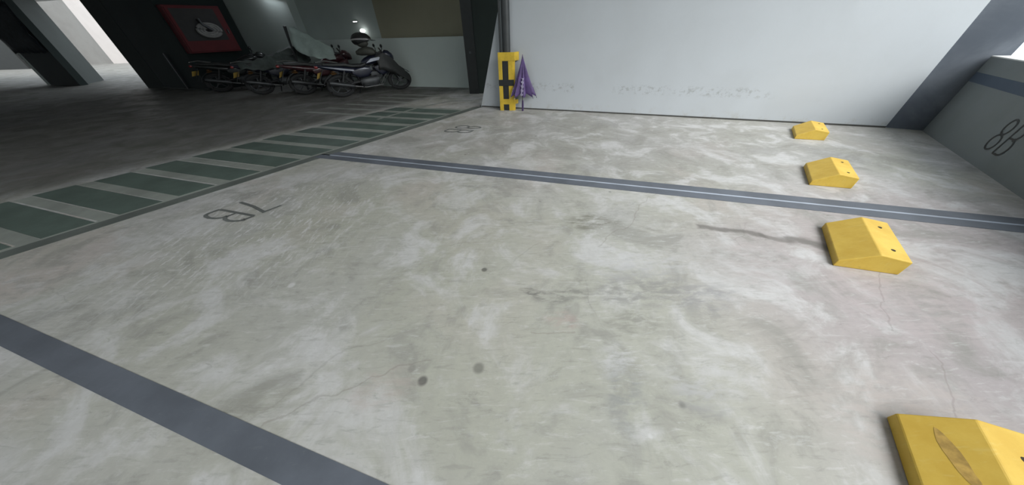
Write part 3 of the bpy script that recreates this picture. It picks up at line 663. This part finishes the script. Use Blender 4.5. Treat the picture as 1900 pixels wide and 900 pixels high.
def draped(name, label, cat, pts, mat, n=3, amp=0.03):
    """pts: grid rows of 3D points -> subdivided sheet"""
    bm = bmesh.new(); g = [[bm.verts.new(Vector(p)) for p in row] for row in pts]
    for i in range(len(g) - 1):
        for j in range(len(g[0]) - 1): bm.faces.new((g[i][j], g[i][j + 1], g[i + 1][j + 1], g[i + 1][j]))
    bmesh.ops.subdivide_edges(bm, edges=bm.edges[:], cuts=n, use_grid_fill=True, smooth=0.6)
    for v in bm.verts: v.co += Vector((math.sin(v.co.z * 23 + v.co.x * 9), math.cos(v.co.x * 17 + v.co.z * 11), math.sin(v.co.x * 21 + v.co.y * 7))) * amp
    bmesh.ops.recalc_face_normals(bm, faces=bm.faces)
    base = Vector((sum(v.co.x for v in bm.verts) / len(bm.verts), sum(v.co.y for v in bm.verts) / len(bm.verts), min(v.co.z for v in bm.verts)))
    bmesh.ops.translate(bm, vec=-base, verts=bm.verts)
    o = link(name, bm, mat, None, True); o.location = base; o.modifiers.new('cloth_thickness', 'SOLIDIFY').thickness = 0.006
    return tag(o, label, cat)
def along(loc, hd, kx, x, y, z):
    hx = Vector((*hd, 0)).normalized(); hy = Vector((-hx.y, hx.x, 0)); return Vector(loc) + hx * kx * x + hy * y + Z3 * z
A2 = lambda x, y, z: along((-8.0, 10.0, 0), (.78, .62), 1.33, x, y, z)
draped('dust_cover', 'crumpled grey-green cover thrown over the second motorcycle', 'cover',
       [[A2(-.2, -.18, .74), A2(.2, -.22, .66), A2(.6, -.26, .70), A2(1.0, -.30, .78), A2(1.25, -.24, .80)],
        [A2(-.2, -.08, .90), A2(.2, -.10, .93), A2(.6, -.12, 1.06), A2(.95, -.16, 1.20), A2(1.3, -.10, 1.06)],
        [A2(-.2, .08, .90), A2(.2, .10, .94), A2(.6, .12, 1.08), A2(.95, .16, 1.22), A2(1.3, .10, 1.06)],
        [A2(-.2, .18, .74), A2(.2, .22, .68), A2(.6, .26, .72), A2(1.0, .30, .80), A2(1.25, .24, .80)]], M['greycover'])
A3 = lambda x, y, z: along((-6.45, 9.75, 0), (.74, .67), 1.33, x, y, z)
draped('plastic_sheet', 'pale green plastic sheet propped upright over the third motorcycle', 'sheet',
       [[(-6.50, 10.36, 1.70), (-6.57, 10.33, 1.45), (-6.58, 10.3, 1.22), (-6.35, 10.25, 1.02)],
        [(-6.41, 10.50, 1.67), (-6.30, 10.45, 1.42), (-6.25, 10.35, 1.18), (-6.05, 10.2, 0.95)],
        [(-6.05, 10.50, 1.46), (-5.95, 10.45, 1.28), (-5.90, 10.35, 1.08), (-5.80, 10.2, 0.90)],
        [(-5.60, 10.50, 1.20), (-5.50, 10.45, 1.08), (-5.42, 10.35, 0.96), (-5.38, 10.2, 0.86)]], M['cover'], amp=0.02)
bm = bmesh.new(); tube(bm, [Vector((-6.80, 10.42, 0)), Vector((-6.72, 10.42, 1.30)), Vector((-6.66, 10.42, 1.72))], [.03, .03, .045], 8)
base = Vector((-6.80, 10.42, 0)); bmesh.ops.translate(bm, vec=-base, verts=bm.verts)
o = link('prop_pole', bm, M['blackpl'], None, True); o.location = base; tag(o, 'thin dark pole standing at the left edge of the pale plastic sheet', 'pole')

# helmet on the nearest motorcycle
A4 = lambda x, y, z: along((-4.93, 9.10, 0), (.80, .60), 1.36, x, y, z)
bp = A4(.72, 0, 0.985)
bm = bmesh.new(); loft(bm, [(-.26, .06, .10, .05), (-.14, .08, .15, .09), (.05, .10, .16, .11), (.2, .08, .14, .09), (.27, .06, .08, .04)], 16, 2.6)
tb = link('tank_bag', bm, M['beige'], None, True); tb.location = bp; tag(tb, 'dull olive bag strapped on the tank under the black helmet', 'bag')
hp = A4(.70, .02, 1.03)
e = empty('helmet', hp); tag(e, 'black open-face helmet with a pale stripe resting on the dark blue motorcycle', 'helmet')
bm = bmesh.new(); bmesh.ops.create_uvsphere(bm, u_segments=24, v_segments=16, radius=1, matrix=Matrix.Translation((0, 0, .32)) @ Matrix.Diagonal((.29, .19, .17, 1)))
bmesh.ops.bisect_plane(bm, geom=bm.verts[:] + bm.edges[:] + bm.faces[:], plane_co=(0, 0, .24), plane_no=(-.25, 0, 1), clear_inner=True)
sh = link('shell', bm, M['helmet'], e, True); sh.modifiers.new('shell_thickness', 'SOLIDIFY').thickness = 0.02
bm = bmesh.new()
prev = None
for k in range(25):
    a = math.radians(185 + 170 * k / 24); x = .296 * math.cos(a); y = .196 * math.sin(a); z0 = .285 + 0.035 * math.sin(math.radians(180 * k / 24)); 
    cur = (bm.verts.new((x, y, z0)), bm.verts.new((x * .985, y * .985, z0 + .035)))
    if prev: bm.faces.new((prev[0], cur[0], cur[1], prev[1]))
    prev = cur
bmesh.ops.solidify(bm, geom=bm.faces[:], thickness=0.004); link('stripe', bm, M['stripe'], e, True)
bm = bmesh.new(); ellipsoid(bm, (0, 0, .235), (.17, .13, .10), 16, 10); link('padding', bm, M['beige'], e, True)
bm = bmesh.new(); prism(bm, [(.18, -.12, .33), (.18, .12, .33), (.38, .08, .285), (.38, -.08, .285)], (0, 0, .012)); link('peak', bm, M['helmet'], e)
# dark bag/cover hanging off the front of the nearest motorcycle
draped('front_cover', 'black cloth bundled over the front of the dark blue motorcycle', 'cloth',
       [[A4(.86, -.24, .62), A4(1.05, -.24, .55), A4(1.25, -.20, .45), A4(1.50, -.14, .22)],
        [A4(.84, -.17, .98), A4(1.05, -.16, 1.02), A4(1.26, -.14, .80), A4(1.56, -.08, .34)],
        [A4(.84, .17, 1.0), A4(1.05, .16, 1.05), A4(1.28, .14, .82), A4(1.58, .06, .36)],
        [A4(.86, .26, .7), A4(1.05, .24, .60), A4(1.27, .20, .46), A4(1.52, .12, .22)]], M['seat'], amp=0.015)

# ------------------------------------------------------------------ red hose cabinet on the pillar
fd, fn = U3, -L3   # the pillar's right face runs back to the wall
e = empty('fire_hose_cabinet', p2b + U3 * 0.04 + Z3 * 1.10); tag(e, 'dull red fire hose cabinet mounted on the dark pillar', 'cabinet')
def cb(name, x0, x1, z0, z1, d0, d1, mat, par=None, bev=0.004):
    bm = bmesh.new(); obox(bm, fd * x0 - fn * d1 + Z3 * z0, fd * (x1 - x0), fn * (d1 - d0), Z3 * (z1 - z0)); return link(name, bm, mat, par or e, bevel=bev)
cb('cabinet_body', 0, 1.40, 0, 1.24, 0.0, 0.22, M['red'])
door = cb('cabinet_door', 0.03, 1.37, 0.04, 1.20, 0.22, 0.245, M['red'])
cb('glass_pane', 0.10, 1.20, 0.33, 1.16, 0.245, 0.25, M['darkglass'], door)
cb('handle', 1.27, 1.30, 0.50, 0.62, 0.245, 0.28, M['metal'], door)
bm = bmesh.new()
pd, pn = fd, fn
c0 = fd * 0.78 - fn * 0.29 + Z3 * 0.60
for rr, tr in ((1.0, .045), (.74, .045), (.48, .045)):
    tube(bm, [c0 + fd * .30 * rr * math.cos(a) + Z3 * .17 * rr * math.sin(a) for a in [2 * PI * k / 28 for k in range(28)]], tr, 8, True)
link('hose_coil', bm, M['hose'], e, True)
bm = bmesh.new(); tube(bm, [c0 - pn * .02, c0 - pn * .06 + pd * .05, c0 - pn * .05 - pd * .12 + Z3 * .16, c0 - pn * .04 - pd * .16 + Z3 * .30], [.05, .045, .04, .05], 10); link('nozzle', bm, M['metal'], e, True)

# tarpaulin over the left pillar
q0 = Vector((-21.0, 14.28, 0)); qd = (Vector((-18.95, 13.73, 0)) - q0)
draped('tarpaulin', 'dark wrinkled tarpaulin hanging over the left pillar', 'tarpaulin',
       [[q0 + qd * a + Z3 * (2.74) for a in (0.02, .4, .8, 1.2)], [q0 + qd * a + Z3 * 2.0 - Vector((0, .06, 0)) for a in (0.02, .4, .8, 1.12)],
        [q0 + qd * a + Z3 * 1.2 - Vector((0, .03, 0)) for a in (0.02, .4, .75, 1.04)]], M['tarp'], amp=0.03)

# fluorescent batten high on the wall over the motorcycles
p = LW(-6.78, -0.06, 2.62); e = empty('batten_lamp', p); tag(e, 'fluorescent batten lamp on the wall high above the motorcycles', 'lamp')
bm = bmesh.new(); obox(bm, -L3 * .62 - Z3 * .03 + U3 * .0, L3 * 1.24, U3 * 0.05, Z3 * 0.06); link('fitting', bm, M['decal'], e)
bm = bmesh.new(); tube(bm, [-L3 * .58 - U3 * .03, L3 * .58 - U3 * .03], .016, 10); link('tube', bm, M['lamp'], e, True)
ld = bpy.data.lights.new('tube_light', 'AREA'); ld.shape = 'RECTANGLE'; ld.size = 1.15; ld.size_y = 0.03; ld.energy = 12; ld.color = (0.85, 0.92, 1.0)
lo = bpy.data.objects.new('tube_light', ld); COL.objects.link(lo); lo.parent = e
zz = (U3 * 0.55 + Z3 * 0.45 - L3*0).normalized(); zz = (U3 * 0.75 + Z3 * 0.66).normalized(); yy = zz.cross(L3)
lo.matrix_local = Matrix.Translation(-U3 * 0.06 - Z3 * .03) @ Matrix((L3, yy, zz)).transposed().to_4x4()
# glowing spots added in place of bright reflections above the helmet
bm = bmesh.new(); p = LW(-3.647, 0.14, 1.552); e = empty('glint_spot', p); tag(e, 'small round glowing spot above the helmet, stand-in for a reflection', 'lamp')
ellipsoid(bm, (0, 0, 0), (.085, .05, .055)); link('glint_blob', bm, M['lamp'], e, True)
bm = bmesh.new(); tube(bm, [(0, .03, .0), (0, .10, .0)], .03, 8); link('socket', bm, M['blackpl'], e, True)
bm = bmesh.new(); p = LW(-3.884, 0.18, 1.778); e = empty('glint_dash', p); tag(e, 'tiny glowing dash up and left of the round spot, stand-in for a reflection', 'lamp')
obox(bm, (-.06, -.01, 0), (.12, 0, 0), (0, .02, 0), (0, 0, .02)); link('tube', bm, M['lamp'], e)
bm = bmesh.new(); obox(bm, (-.07, .01, -.01), (.14, 0, 0), (0, .03, 0), (0, 0, .04)); link('fitting', bm, M['blackpl'], e)
